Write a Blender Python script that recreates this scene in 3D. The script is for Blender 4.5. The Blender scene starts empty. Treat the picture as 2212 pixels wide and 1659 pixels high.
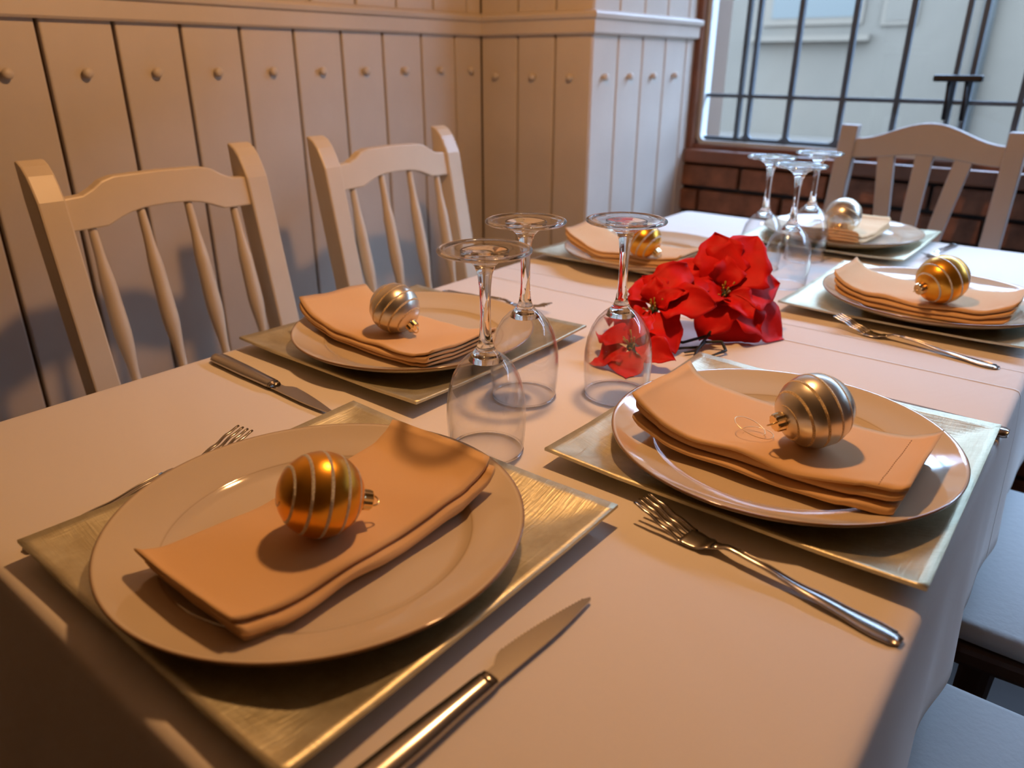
import bpy, bmesh, math, random
from mathutils import Vector, Matrix, noise
random.seed(7)
SC = bpy.context.scene
C = SC.collection
T = 0.75                      # table top height
PI = math.pi

# ------------------------------------------------------------------ camera
RX = Vector((0.78183215, -0.24770668, 0.5721712))
RY = Vector((0.62348026, 0.30576216, -0.71957061))
RZ = Vector((0.00329415, 0.91932089, 0.39349491))
CAM_POS = Vector((0, 0, T + 0.345))
CRIGHT = Vector((RX[0], RY[0], RZ[0])); CUP = Vector((RX[1], RY[1], RZ[1]))
cam = bpy.data.cameras.new('camera'); camo = bpy.data.objects.new('camera', cam); C.objects.link(camo)
camo.matrix_world = Matrix(((*RX, 0), (*RY, 0), (*RZ, CAM_POS.z), (0, 0, 0, 1)))
cam.sensor_fit = 'HORIZONTAL'; cam.sensor_width = 36.0; cam.lens = 1625 / 2212 * 36
cam.clip_start = 0.02; cam.clip_end = 100
cam.dof.use_dof = True; cam.dof.focus_distance = 0.74; cam.dof.aperture_fstop = 5.0
SC.camera = camo

# ------------------------------------------------------------------ world, exposure
w = bpy.data.worlds.new('overcast_sky'); SC.world = w; w.use_nodes = True
bg = w.node_tree.nodes['Background']
bg.inputs['Color'].default_value = (0.43, 0.64, 1.0, 1); bg.inputs['Strength'].default_value = 25.0
SC.view_settings.view_transform = 'Standard'; SC.view_settings.look = 'None'
SC.view_settings.gamma = 1; SC.view_settings.use_curve_mapping = False
SC.view_settings.exposure = 0.0
SC.cycles.transparent_max_bounces = 40; SC.cycles.max_bounces = 14; SC.cycles.transmission_bounces = 14
LAMPS = [((-0.45, 0.73, T + 0.90), 25.0)]
LAMP_COL = (1.0, 0.51, 0.20)

# ------------------------------------------------------------------ helpers
def link(name, me, mat=None, parent=None, loc=None, rot=None, smooth=False):
    o = bpy.data.objects.new(name, me); C.objects.link(o)
    if mat is not None and not me.materials: me.materials.append(mat)
    if parent is not None: o.parent = parent
    if loc is not None: o.location = loc
    if rot is not None: o.rotation_euler = rot
    if smooth:
        for p in me.polygons: p.use_smooth = True
    return o

def from_bm(name, bm, mat=None, parent=None, loc=None, rot=None, smooth=False):
    bmesh.ops.recalc_face_normals(bm, faces=bm.faces)
    me = bpy.data.meshes.new(name); bm.to_mesh(me); bm.free()
    return link(name, me, mat, parent, loc, rot, smooth)

def pyd(name, v, f, mat=None, parent=None, loc=None, rot=None, smooth=False):
    me = bpy.data.meshes.new(name); me.from_pydata([tuple(p) for p in v], [], f); me.update()
    return link(name, me, mat, parent, loc, rot, smooth)

def empty(name, label, cat, loc=(0, 0, 0), rz=0.0, group=None, rot=None):
    o = bpy.data.objects.new(name, None); C.objects.link(o); o.empty_display_size = 0.05
    o.location = loc; o.rotation_euler = rot if rot else (0, 0, rz)
    return tag(o, label, cat, group)

def tag(o, label=None, cat=None, group=None, kind=None):
    if label: o['label'] = label
    if cat: o['category'] = cat
    if group: o['group'] = group
    if kind: o['kind'] = kind
    return o

def add_box(bm, lo, hi, bev=0.0, seg=2):
    r = bmesh.ops.create_cube(bm, size=1.0)
    vs = r['verts']
    for v in vs:
        v.co = Vector([lo[i] + (v.co[i] + 0.5) * (hi[i] - lo[i]) for i in range(3)])
    if bev > 0:
        es = list({e for v in vs for e in v.link_edges})
        bmesh.ops.bevel(bm, geom=es, offset=bev, segments=seg, affect='EDGES', profile=0.5)

def box(name, lo, hi, mat, parent=None, bev=0.0, seg=2, smooth=False):
    bm = bmesh.new(); add_box(bm, lo, hi, bev, seg)
    return from_bm(name, bm, mat, parent, smooth=smooth)

def lathe(prof, n=48, closed=False):
    """prof: (r,z) list revolved about z."""
    v, f, idx = [], [], []
    for (r, z) in prof:
        if r < 1e-6: idx.append([len(v)]); v.append((0, 0, z))
        else:
            idx.append(list(range(len(v), len(v) + n)))
            for k in range(n):
                a = 2 * PI * k / n; v.append((r * math.cos(a), r * math.sin(a), z))
    rings = list(zip(idx[:-1], idx[1:]))
    if closed: rings.append((idx[-1], idx[0]))
    for A, B in rings:
        for k in range(n):
            a0, a1 = A[k % len(A)], A[(k + 1) % len(A)]; b0, b1 = B[k % len(B)], B[(k + 1) % len(B)]
            q = []
            for i in (a0, a1, b1, b0):
                if i not in q: q.append(i)
            if len(q) > 2: f.append(tuple(q))
    return v, f

def sweep(pts, rads, n=8, cap=True):
    """round tube through pts."""
    v, f = [], []
    P = [Vector(p) for p in pts]
    up = Vector((0, 0, 1))
    for i, p in enumerate(P):
        t = (P[min(i + 1, len(P) - 1)] - P[max(i - 1, 0)]).normalized()
        a = t.cross(up)
        if a.length < 1e-3: a = t.cross(Vector((1, 0, 0)))
        a.normalize(); b = t.cross(a)
        r = rads[i] if isinstance(rads, (list, tuple)) else rads
        for k in range(n):
            an = 2 * PI * k / n; v.append(p + (a * math.cos(an) + b * math.sin(an)) * r)
    for i in range(len(P) - 1):
        for k in range(n):
            f.append((i * n + k, i * n + (k + 1) % n, (i + 1) * n + (k + 1) % n, (i + 1) * n + k))
    if cap:
        f.append(tuple(range(n))[::-1]); f.append(tuple(range((len(P) - 1) * n, len(P) * n)))
    return v, f

def prism(poly, axis, lo, hi, bev=0.0, seg=2):
    """poly: 2D outline (two other axes in order) extruded along axis lo..hi -> bmesh."""
    bm = bmesh.new()
    def co(p, d):
        c = [0, 0, 0]; o = [i for i in range(3) if i != axis]
        c[axis] = d; c[o[0]] = p[0]; c[o[1]] = p[1]; return c
    A = [bm.verts.new(co(p, lo)) for p in poly]; B = [bm.verts.new(co(p, hi)) for p in poly]
    n = len(poly)
    bm.faces.new(A); bm.faces.new(B[::-1])
    for i in range(n): bm.faces.new((A[i], A[(i + 1) % n], B[(i + 1) % n], B[i]))
    bmesh.ops.recalc_face_normals(bm, faces=bm.faces)
    if bev > 0:
        es = [e for e in bm.edges if len(e.link_faces) == 2 and e.calc_face_angle() > 0.6]
        bmesh.ops.bevel(bm, geom=es, offset=bev, segments=seg, affect='EDGES', profile=0.5)
    return bm

def interp(tab, x):
    if x <= tab[0][0]: return tab[0][1]
    for (x0, y0), (x1, y1) in zip(tab[:-1], tab[1:]):
        if x <= x1:
            t = (x - x0) / (x1 - x0); t = t * t * (3 - 2 * t)
            return y0 + (y1 - y0) * t
    return tab[-1][1]

# ------------------------------------------------------------------ materials
def mat(name, col, rough=0.5, metal=0.0, spec=0.5, coat=0.0, coat_rough=0.05, sheen=0.0, bump=None, vary=None, aniso=None, transm=0.0):
    """bump=(scale,strength,distance) noise; vary=(scale,amount) colour mottling."""
    m = bpy.data.materials.new(name); m.use_nodes = True
    nt = m.node_tree; b = nt.nodes['Principled BSDF']
    b.inputs['Base Color'].default_value = (*col, 1); b.inputs['Roughness'].default_value = rough
    b.inputs['Metallic'].default_value = metal; b.inputs['Specular IOR Level'].default_value = spec
    b.inputs['Coat Weight'].default_value = coat; b.inputs['Coat Roughness'].default_value = coat_rough
    b.inputs['Sheen Weight'].default_value = sheen
    if transm: b.inputs['Transmission Weight'].default_value = transm
    tc = nt.nodes.new('ShaderNodeTexCoord')
    if vary:
        n = nt.nodes.new('ShaderNodeTexNoise'); n.inputs['Scale'].default_value = vary[0]; n.inputs['Detail'].default_value = 5
        nt.links.new(tc.outputs['Object'], n.inputs['Vector'])
        r = nt.nodes.new('ShaderNodeMapRange'); r.inputs[1].default_value = 0.3; r.inputs[2].default_value = 0.7
        r.inputs[3].default_value = 1 - vary[1]; r.inputs[4].default_value = 1 + vary[1]
        nt.links.new(n.outputs['Fac'], r.inputs[0])
        mx = nt.nodes.new('ShaderNodeVectorMath'); mx.operation = 'SCALE'
        mx.inputs[0].default_value = col; nt.links.new(r.outputs[0], mx.inputs['Scale'])
        nt.links.new(mx.outputs[0], b.inputs['Base Color'])
    if bump:
        n = nt.nodes.new('ShaderNodeTexNoise'); n.inputs['Scale'].default_value = bump[0]; n.inputs['Detail'].default_value = 4
        nt.links.new(tc.outputs['Object'], n.inputs['Vector'])
        bp = nt.nodes.new('ShaderNodeBump'); bp.inputs['Strength'].default_value = bump[1]; bp.inputs['Distance'].default_value = bump[2]
        nt.links.new(n.outputs['Fac'], bp.inputs['Height']); nt.links.new(bp.outputs[0], b.inputs['Normal'])
    return m

M = {}
M['paint'] = mat('cream_painted_wood', (0.62, 0.55, 0.47), 0.45, bump=(60, 0.15, 0.002), vary=(6, 0.05))
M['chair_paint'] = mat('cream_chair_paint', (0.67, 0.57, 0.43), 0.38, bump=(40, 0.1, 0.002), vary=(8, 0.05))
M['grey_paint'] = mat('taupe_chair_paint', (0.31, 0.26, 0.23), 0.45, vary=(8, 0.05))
M['groove'] = mat('groove_dark_wood', (0.10, 0.055, 0.03), 0.8)
M['plaster'] = mat('brown_plaster', (0.34, 0.24, 0.15), 0.8, bump=(25, 0.2, 0.003))
M['ceiling'] = mat('ceiling_plaster', (0.42, 0.33, 0.23), 0.9)
M['floor'] = mat('dark_floor', (0.035, 0.022, 0.016), 0.55, vary=(5, 0.3))
M['brick'] = mat('dark_red_brick', (0.17, 0.065, 0.032), 0.75, bump=(90, 0.6, 0.004), vary=(18, 0.45))
M['mortar'] = mat('dark_mortar', (0.045, 0.038, 0.035), 0.9, bump=(120, 0.5, 0.003))
M['sillwood'] = mat('brown_sill_wood', (0.17, 0.06, 0.025), 0.45, bump=(30, 0.2, 0.002), vary=(10, 0.3))
M['bar'] = mat('grey_iron_bar', (0.06, 0.075, 0.09), 0.5, metal=0.3)
M['latch'] = mat('black_iron_latch', (0.012, 0.012, 0.014), 0.5, metal=0.4)
M['bead'] = mat('pale_window_bead', (0.5, 0.52, 0.5), 0.5)
M['steel'] = mat('brushed_steel', (0.46, 0.43, 0.40), 0.22, metal=1.0, bump=(200, 0.05, 0.0005))
M['gold_cap'] = mat('shiny_gold_cap', (0.85, 0.66, 0.36), 0.18, metal=1.0)
M['wire'] = mat('gold_wire', (0.8, 0.62, 0.35), 0.3, metal=1.0)
M['gold_ball'] = mat('satin_gold_bauble', (0.82, 0.40, 0.05), 0.30, metal=0.92)
M['silver_ball'] = mat('satin_champagne_bauble', (0.72, 0.66, 0.56), 0.30, metal=0.92)
M['glit_silver'] = mat('silver_glitter', (0.72, 0.68, 0.62), 0.45, metal=0.6, bump=(1500, 0.9, 0.002), vary=(1200, 0.4))
M['glit_gold'] = mat('gold_glitter', (0.80, 0.62, 0.36), 0.45, metal=0.6, bump=(1500, 0.9, 0.002), vary=(1200, 0.4))
M['petal'] = mat('red_fabric_petal', (0.60, 0.006, 0.005), 0.6, spec=0.2, bump=(60, 0.25, 0.003), vary=(30, 0.18))
M['leaf'] = mat('dark_green_leaf', (0.03, 0.07, 0.035), 0.5, vary=(40, 0.3))
M['stem'] = mat('dark_green_stem', (0.012, 0.016, 0.014), 0.5)
M['stamen'] = mat('yellow_green_stamen', (0.45, 0.30, 0.05), 0.5)
M['cushion'] = mat('white_seat_cushion', (0.62, 0.62, 0.60), 0.85, bump=(120, 0.3, 0.002))
M['seatwood'] = mat('brown_chair_wood', (0.09, 0.045, 0.025), 0.5, vary=(10, 0.2))
M['tablewood'] = mat('brown_table_wood', (0.16, 0.08, 0.04), 0.5)
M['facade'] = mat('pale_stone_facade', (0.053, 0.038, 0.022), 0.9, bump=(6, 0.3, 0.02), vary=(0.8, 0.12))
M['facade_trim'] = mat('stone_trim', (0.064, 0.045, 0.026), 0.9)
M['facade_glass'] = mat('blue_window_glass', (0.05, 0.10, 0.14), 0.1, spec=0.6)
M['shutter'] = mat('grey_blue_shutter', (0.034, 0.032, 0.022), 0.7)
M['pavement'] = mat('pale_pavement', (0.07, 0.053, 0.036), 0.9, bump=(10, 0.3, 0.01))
M['facade_strip'] = mat('upright_strip_tone', (0.028, 0.026, 0.02), 0.7)
M['cord'] = mat('black_cord', (0.02, 0.02, 0.02), 0.6)

def fabric(name, col, weave, wstr, wrinkle=0.0, crease=None, sheen=0.2):
    m = bpy.data.materials.new(name); m.use_nodes = True; nt = m.node_tree; b = nt.nodes['Principled BSDF']
    b.inputs['Base Color'].default_value = (*col, 1); b.inputs['Roughness'].default_value = 0.85
    b.inputs['Specular IOR Level'].default_value = 0.2; b.inputs['Sheen Weight'].default_value = sheen; b.inputs['Sheen Roughness'].default_value = 0.5
    tc = nt.nodes.new('ShaderNodeTexCoord')
    def wave(direction):
        n = nt.nodes.new('ShaderNodeTexWave'); n.bands_direction = direction; n.inputs['Scale'].default_value = weave
        n.inputs['Distortion'].default_value = 1.5; nt.links.new(tc.outputs['Object'], n.inputs['Vector']); return n.outputs['Fac']
    add = nt.nodes.new('ShaderNodeMath'); add.operation = 'ADD'
    nt.links.new(wave('X'), add.inputs[0]); nt.links.new(wave('Y'), add.inputs[1])
    bp = nt.nodes.new('ShaderNodeBump'); bp.inputs['Strength'].default_value = wstr; bp.inputs['Distance'].default_value = 0.0004
    nt.links.new(add.outputs[0], bp.inputs['Height']); last = bp
    if wrinkle:
        n = nt.nodes.new('ShaderNodeTexNoise'); n.inputs['Scale'].default_value = 5; n.inputs['Detail'].default_value = 3; n.inputs['Distortion'].default_value = 1.2
        nt.links.new(tc.outputs['Object'], n.inputs['Vector'])
        b2 = nt.nodes.new('ShaderNodeBump'); b2.inputs['Strength'].default_value = wrinkle; b2.inputs['Distance'].default_value = 0.012
        nt.links.new(n.outputs['Fac'], b2.inputs['Height']); nt.links.new(last.outputs[0], b2.inputs['Normal']); last = b2
    if crease:
        sx = nt.nodes.new('ShaderNodeSeparateXYZ'); nt.links.new(tc.outputs['Object'], sx.inputs[0])
        tot = None
        for ax, pos, wd in crease:
            a = nt.nodes.new('ShaderNodeMath'); a.operation = 'SUBTRACT'; nt.links.new(sx.outputs[ax], a.inputs[0]); a.inputs[1].default_value = pos
            c2 = nt.nodes.new('ShaderNodeMath'); c2.operation = 'ABSOLUTE'; nt.links.new(a.outputs[0], c2.inputs[0])
            d = nt.nodes.new('ShaderNodeMapRange'); d.interpolation_type = 'SMOOTHSTEP'
            d.inputs[1].default_value = 0.0; d.inputs[2].default_value = wd; d.inputs[3].default_value = 1.0; d.inputs[4].default_value = 0.0
            nt.links.new(c2.outputs[0], d.inputs[0])
            if tot is None: tot = d.outputs[0]
            else:
                s = nt.nodes.new('ShaderNodeMath'); s.operation = 'MAXIMUM'; nt.links.new(tot, s.inputs[0]); nt.links.new(d.outputs[0], s.inputs[1]); tot = s.outputs[0]
        b3 = nt.nodes.new('ShaderNodeBump'); b3.inputs['Strength'].default_value = 0.8; b3.inputs['Distance'].default_value = 0.003
        nt.links.new(tot, b3.inputs['Height']); nt.links.new(last.outputs[0], b3.inputs['Normal']); last = b3
    nt.links.new(last.outputs[0], b.inputs['Normal'])
    return m
M['cloth'] = fabric('white_tablecloth', (0.77, 0.71, 0.64), 700, 0.12, 0.2, [(1, 0.983, 0.004), (1, 1.05, 0.002)])
M['napkin'] = fabric('peach_napkin', (0.78, 0.50, 0.25), 900, 0.3)
M['stitch'] = mat('tan_thread', (0.40, 0.21, 0.09), 0.9)

def mat_leafmetal():
    m = bpy.data.materials.new('champagne_metal_leaf'); m.use_nodes = True; nt = m.node_tree; b = nt.nodes['Principled BSDF']
    tc = nt.nodes.new('ShaderNodeTexCoord')
    n = nt.nodes.new('ShaderNodeTexNoise'); n.inputs['Scale'].default_value = 28; n.inputs['Detail'].default_value = 8; n.inputs['Roughness'].default_value = 0.7
    nt.links.new(tc.outputs['Object'], n.inputs['Vector'])
    mp = nt.nodes.new('ShaderNodeMapping'); mp.inputs['Scale'].default_value = (40, 500, 40); nt.links.new(tc.outputs['Object'], mp.inputs[0])
    n2 = nt.nodes.new('ShaderNodeTexNoise'); n2.inputs['Scale'].default_value = 1.0; n2.inputs['Detail'].default_value = 3
    nt.links.new(mp.outputs[0], n2.inputs['Vector'])
    mp2 = nt.nodes.new('ShaderNodeMapping'); mp2.inputs['Scale'].default_value = (500, 40, 40); nt.links.new(tc.outputs['Object'], mp2.inputs[0])
    n3 = nt.nodes.new('ShaderNodeTexNoise'); n3.inputs['Scale'].default_value = 1.0; n3.inputs['Detail'].default_value = 3
    nt.links.new(mp2.outputs[0], n3.inputs['Vector'])
    ad = nt.nodes.new('ShaderNodeMath'); ad.operation = 'ADD'; nt.links.new(n2.outputs['Fac'], ad.inputs[0]); nt.links.new(n3.outputs['Fac'], ad.inputs[1])
    cr = nt.nodes.new('ShaderNodeValToRGB'); cr.color_ramp.elements[0].position = 0.32; cr.color_ramp.elements[1].position = 0.68
    cr.color_ramp.elements[0].color = (0.52, 0.47, 0.31, 1); cr.color_ramp.elements[1].color = (0.72, 0.69, 0.51, 1)
    nt.links.new(n.outputs['Fac'], cr.inputs[0]); nt.links.new(cr.outputs[0], b.inputs['Base Color'])
    b.inputs['Metallic'].default_value = 0.8
    r = nt.nodes.new('ShaderNodeMapRange'); r.inputs[3].default_value = 0.36; r.inputs[4].default_value = 0.52
    nt.links.new(n.outputs['Fac'], r.inputs[0]); nt.links.new(r.outputs[0], b.inputs['Roughness'])
    bp = nt.nodes.new('ShaderNodeBump'); bp.inputs['Strength'].default_value = 0.45; bp.inputs['Distance'].default_value = 0.0008
    nt.links.new(ad.outputs[0], bp.inputs['Height']); nt.links.new(bp.outputs[0], b.inputs['Normal'])
    return m
M['mat'] = mat_leafmetal()

def mat_plate():
    m = bpy.data.materials.new('beige_glazed_ceramic'); m.use_nodes = True; nt = m.node_tree; b = nt.nodes['Principled BSDF']
    b.inputs['Roughness'].default_value = 0.08; b.inputs['Specular IOR Level'].default_value = 0.7
    tc = nt.nodes.new('ShaderNodeTexCoord'); sx = nt.nodes.new('ShaderNodeSeparateXYZ'); nt.links.new(tc.outputs['Object'], sx.inputs[0])
    cb = nt.nodes.new('ShaderNodeCombineXYZ'); nt.links.new(sx.outputs[0], cb.inputs[0]); nt.links.new(sx.outputs[1], cb.inputs[1])
    ln = nt.nodes.new('ShaderNodeVectorMath'); ln.operation = 'LENGTH'; nt.links.new(cb.outputs[0], ln.inputs[0])
    cr = nt.nodes.new('ShaderNodeValToRGB')
    mr = nt.nodes.new('ShaderNodeMapRange'); mr.inputs[1].default_value = 0.0; mr.inputs[2].default_value = 0.16; nt.links.new(ln.outputs['Value'], mr.inputs[0])
    nt.links.new(mr.outputs[0], cr.inputs[0])
    base = (0.63, 0.53, 0.39, 1); brown = (0.24, 0.13, 0.06, 1)
    e = cr.color_ramp.elements; e[0].color = base; e[0].position = 0.716
    e[1].color = brown; e[1].position = 0.980
    for p, c in ((0.720, (0.45, 0.34, 0.22, 1)), (0.724, base), (0.955, base), (0.966, brown)):
        x = e.new(p); x.color = c
    n = nt.nodes.new('ShaderNodeTexNoise'); n.inputs['Scale'].default_value = 9; nt.links.new(tc.outputs['Object'], n.inputs['Vector'])
    r2 = nt.nodes.new('ShaderNodeMapRange'); r2.inputs[3].default_value = 0.94; r2.inputs[4].default_value = 1.06; nt.links.new(n.outputs['Fac'], r2.inputs[0])
    vm = nt.nodes.new('ShaderNodeVectorMath'); vm.operation = 'SCALE'; nt.links.new(cr.outputs[0], vm.inputs[0]); nt.links.new(r2.outputs[0], vm.inputs['Scale'])
    nt.links.new(vm.outputs[0], b.inputs['Base Color'])
    return m
M['plate'] = mat_plate()

def mat_glass_solid():
    m = bpy.data.materials.new('clear_glass'); m.use_nodes = True; nt = m.node_tree; nt.nodes.remove(nt.nodes['Principled BSDF'])
    g = nt.nodes.new('ShaderNodeBsdfGlass'); g.inputs['IOR'].default_value = 1.48; g.inputs['Roughness'].default_value = 0.0
    nt.links.new(g.outputs[0], nt.nodes['Material Output'].inputs[0]); return m
def mat_glass_thin(name, ior, tint):
    m = bpy.data.materials.new(name); m.use_nodes = True; nt = m.node_tree; nt.nodes.remove(nt.nodes['Principled BSDF'])
    t = nt.nodes.new('ShaderNodeBsdfTransparent'); t.inputs[0].default_value = tint
    g = nt.nodes.new('ShaderNodeBsdfGlossy'); g.inputs['Roughness'].default_value = 0.02
    lw = nt.nodes.new('ShaderNodeLayerWeight'); lw.inputs['Blend'].default_value = 0.5
    pw = nt.nodes.new('ShaderNodeMath'); pw.operation = 'POWER'; nt.links.new(lw.outputs['Facing'], pw.inputs[0]); pw.inputs[1].default_value = 3.2
    fr = nt.nodes.new('ShaderNodeMapRange'); fr.inputs[3].default_value = ((ior - 1) / (ior + 1)) ** 2; fr.inputs[4].default_value = 0.85; nt.links.new(pw.outputs[0], fr.inputs[0])
    mx = nt.nodes.new('ShaderNodeMixShader'); nt.links.new(fr.outputs[0], mx.inputs[0]); nt.links.new(t.outputs[0], mx.inputs[1]); nt.links.new(g.outputs[0], mx.inputs[2])
    nt.links.new(mx.outputs[0], nt.nodes['Material Output'].inputs[0]); return m
M['glass'] = mat_glass_solid()
M['bowl'] = mat_glass_thin('thin_clear_glass', 1.55, (0.99, 0.99, 0.99, 1))
M['pane'] = mat_glass_thin('window_glass', 1.35, (0.97, 0.98, 0.98, 1))
def emis(name, col, s):
    m = bpy.data.materials.new(name); m.use_nodes = True; nt = m.node_tree; b = nt.nodes['Principled BSDF']
    b.inputs['Emission Color'].default_value = (*col, 1); b.inputs['Emission Strength'].default_value = s; return m

# ------------------------------------------------------------------ room shell
XW, YP, XP, YW = -1.38, 1.602, -1.04, 2.13      # left wall, pillar front, pillar side, window wall
XR, YB, HC = 2.6, -2.4, 2.62
WX0, WX1 = -1.022, 1.62                          # window opening
WZ0, WZ1 = T + 0.128, T + 1.12
def st(o): return tag(o, kind='structure')
st(box('floor', (XW - .3, YB - .3, -0.08), (XR + .3, YW + .3, 0.0), M['floor']))
st(box('ceiling', (XW - .3, YB - .3, HC), (XR + .3, YW + .3, HC + .1), M['ceiling']))
st(box('wall_back', (XW - .3, YB - .2, 0), (XR + .3, YB, HC), M['plaster']))
st(box('wall_right', (XR, YB, 0), (XR + .2, YW + .3, HC), M['plaster']))
wl = st(box('wall_left', (XW - .3, YB, 0), (XW - 0.012, YW + .3, HC), M['groove']))
# pillar core (a panelled pier that stands out from the left wall, up to the window wall)
pil = st(box('wall_pier', (XW - 0.012, YP + 0.012, 0), (XP - 0.012, YW + 0.25, HC), M['groove']))
# window wall: brick below the sill, plaster around the opening
wf = bmesh.new()
add_box(wf, (XP - .012, YW + 0.012, 0), (XR, YW + .25, WZ0 - 0.055))
add_box(wf, (WX1, YW + 0.0, WZ0 - 0.055), (XR, YW + .25, HC))
add_box(wf, (XP - .012, YW + 0.0, WZ1), (WX1, YW + .25, HC))
wallf = st(from_bm('wall_far', wf, M['mortar']))

# --- panelling boards
RAIL0, RAIL1 = T + 0.405, T + 0.452
def board_mesh(wd, z0, z1, th=0.014):
    bm = bmesh.new(); add_box(bm, (-th, 0.003, z0), (0, wd - 0.003, z1), 0.003, 2)
    bmesh.ops.recalc_face_normals(bm, faces=bm.faces)
    me = bpy.data.meshes.new('board'); bm.to_mesh(me); bm.free(); me.materials.append(M['paint']); return me
cache = {}
def board(parent, origin, rz, wd, z0, z1, peg_z=None, peg_off=0.5):
    key = (round(wd, 4), z0, z1)
    if key not in cache: cache[key] = board_mesh(wd, z0, z1)
    o = link('board', cache[key], None, parent, origin, (0, 0, rz))
    if peg_z:
        link('peg', PEG, None, o, (0, wd * peg_off, peg_z))
pv, pf = lathe([(0, 0.014), (0.005, 0.0136), (0.0078, 0.0115), (0.0086, 0.008), (0.0078, 0.005), (0.006, 0.002), (0.006, -0.004), (0, -0.004)], 14)
PEG = bpy.data.meshes.new('peg'); PEG.from_pydata([(z, x, y) for x, y, z in pv], [], pf); PEG.materials.append(M['paint'])
for p in PEG.polygons: p.use_smooth = True
ys = [0.549 - 0.119 * k for k in range(14, 0, -1)] + [0.549, 0.668, 0.786, 0.905, 1.027, 1.148, 1.266, 1.388, 1.505, YP + 0.004]
for i in range(len(ys) - 1):
    board(wl, (XW, ys[i], 0), 0, ys[i + 1] - ys[i], 0.09, RAIL0 + 0.004, T + 0.326)
ys2 = [0.60 - 0.119 * k for k in range(14, 0, -1)] + [0.60 + 0.119 * k for k in range(0, 9)] + [YP + 0.004]
for i in range(len(ys2) - 1):
    board(wl, (XW, ys2[i], 0), 0, ys2[i + 1] - ys2[i], RAIL1 - 0.004, HC)
xs = [XW, -1.261, -1.147, XP]
for i in range(3):
    board(pil, (xs[i], YP, 0), -PI / 2, xs[i + 1] - xs[i], 0.09, RAIL0 + 0.004, T + 0.312, 0.46)
    board(pil, (xs[i], YP, 0), -PI / 2, xs[i + 1] - xs[i], RAIL1 - 0.004, HC)
ya = [YP, 1.716, 1.835, 1.955, 2.075, YW + 0.01]
for i in range(5):
    pz = T + 0.313 if i < 4 else None
    board(pil, (XP, ya[i], 0), 0, ya[i + 1] - ya[i], 0.09, RAIL0 + 0.004, pz, 0.46)
    board(pil, (XP, ya[i], 0), 0, ya[i + 1] - ya[i], RAIL1 - 0.004, HC)
# moulded rail: profile (out from wall, z)
RAILP = [(-0.004, RAIL0), (0.010, RAIL0), (0.013, RAIL0 + 0.004), (0.013, RAIL0 + 0.030), (0.020, RAIL0 + 0.034), (0.022, RAIL0 + 0.042), (0.018, RAIL1), (-0.004, RAIL1 + 0.006)]
st(from_bm('trim_1', prism([(XW + a, z) for a, z in RAILP], 1, YB, YP - 0.0, 0), M['paint']))
def rail_corner():
    v, f = [], []
    path = [(XW, YP, 0, -1), (XP, YP, 1, -1), (XP, YW - 0.002, 1, 0)]
    for (x, y, nx, ny) in path:
        for a, z in RAILP: v.append((x + nx * a, y + ny * a, z))
    n = len(RAILP)
    for i in range(2):
        for k in range(n): f.append((i * n + k, i * n + (k + 1) % n, (i + 1) * n + (k + 1) % n, (i + 1) * n + k))
    f.append(tuple(range(n))); f.append(tuple(range(2 * n, 3 * n)))
    return v, f
o = pyd('trim_2', *rail_corner(), M['paint']); st(o)
bm = bmesh.new(); bm.from_mesh(o.data); bmesh.ops.recalc_face_normals(bm, faces=bm.faces); bm.to_mesh(o.data); bm.free()
st(box('baseboard_left', (XW - 0.004, YB, 0), (XW + 0.008, YP, 0.092), M['paint'], bev=0.003))

# --- bricks under the window
BW, BH, PX, PZ = 0.236, 0.058, 0.247, 0.0705
def brick_mesh(wd, seed):
    rr = random.Random(seed); bm = bmesh.new(); add_box(bm, (0, -0.012, 0), (wd, 0.02, BH), 0.003, 1)
    for v in bm.verts: v.co += Vector((rr.uniform(-1, 1), rr.uniform(-1, 1), rr.uniform(-1, 1))) * 0.0012
    bmesh.ops.recalc_face_normals(bm, faces=bm.faces)
    me = bpy.data.meshes.new('brick'); bm.to_mesh(me); bm.free(); me.materials.append(M['brick']); return me
BR = [brick_mesh(BW, s) for s in range(5)]; BRH = brick_mesh(BW * 0.40, 9)
for row in range(11):
    z = T + 0.010 - row * PZ
    if z < 0: break
    x = -0.859 - PX if row % 2 == 0 else -0.980
    if row % 2 == 1: link('brick', BRH, None, wallf, (-0.980 - 0.40 * BW - 0.011, YW, z))
    k = 0
    while x < 1.3:
        if x > XP - 0.11: link('brick', BR[(row * 3 + k) % 5], None, wallf, (x, YW + random.uniform(-0.001, 0.002), z))
        x += PX; k += 1

# --- window in the far wall
win = st(box('window_1', (WX0 - 0.02, YW + 0.005, WZ0 - 0.05), (WX1 + 0.02, YW + 0.09, WZ0 - 0.001), M['sillwood']))
box('sill', (XP + 0.003, YW - 0.022, WZ0 - 0.052), (WX1 + 0.05, YW + 0.05, WZ0 - 0.014), M['sillwood'], win, 0.006)
box('jamb', (XP - 0.004, YW - 0.006, WZ0 - 0.014), (WX0, YW + 0.09, WZ1), M['sillwood'], win, 0.003)
box('jamb', (WX1, YW - 0.006, WZ0 - 0.014), (WX1 + 0.05, YW + 0.09, WZ1), M['sillwood'], win, 0.003)
box('head', (XP, YW - 0.006, WZ1 - 0.03), (WX1 + 0.05, YW + 0.09, WZ1 + 0.03), M['sillwood'], win, 0.003)
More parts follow.
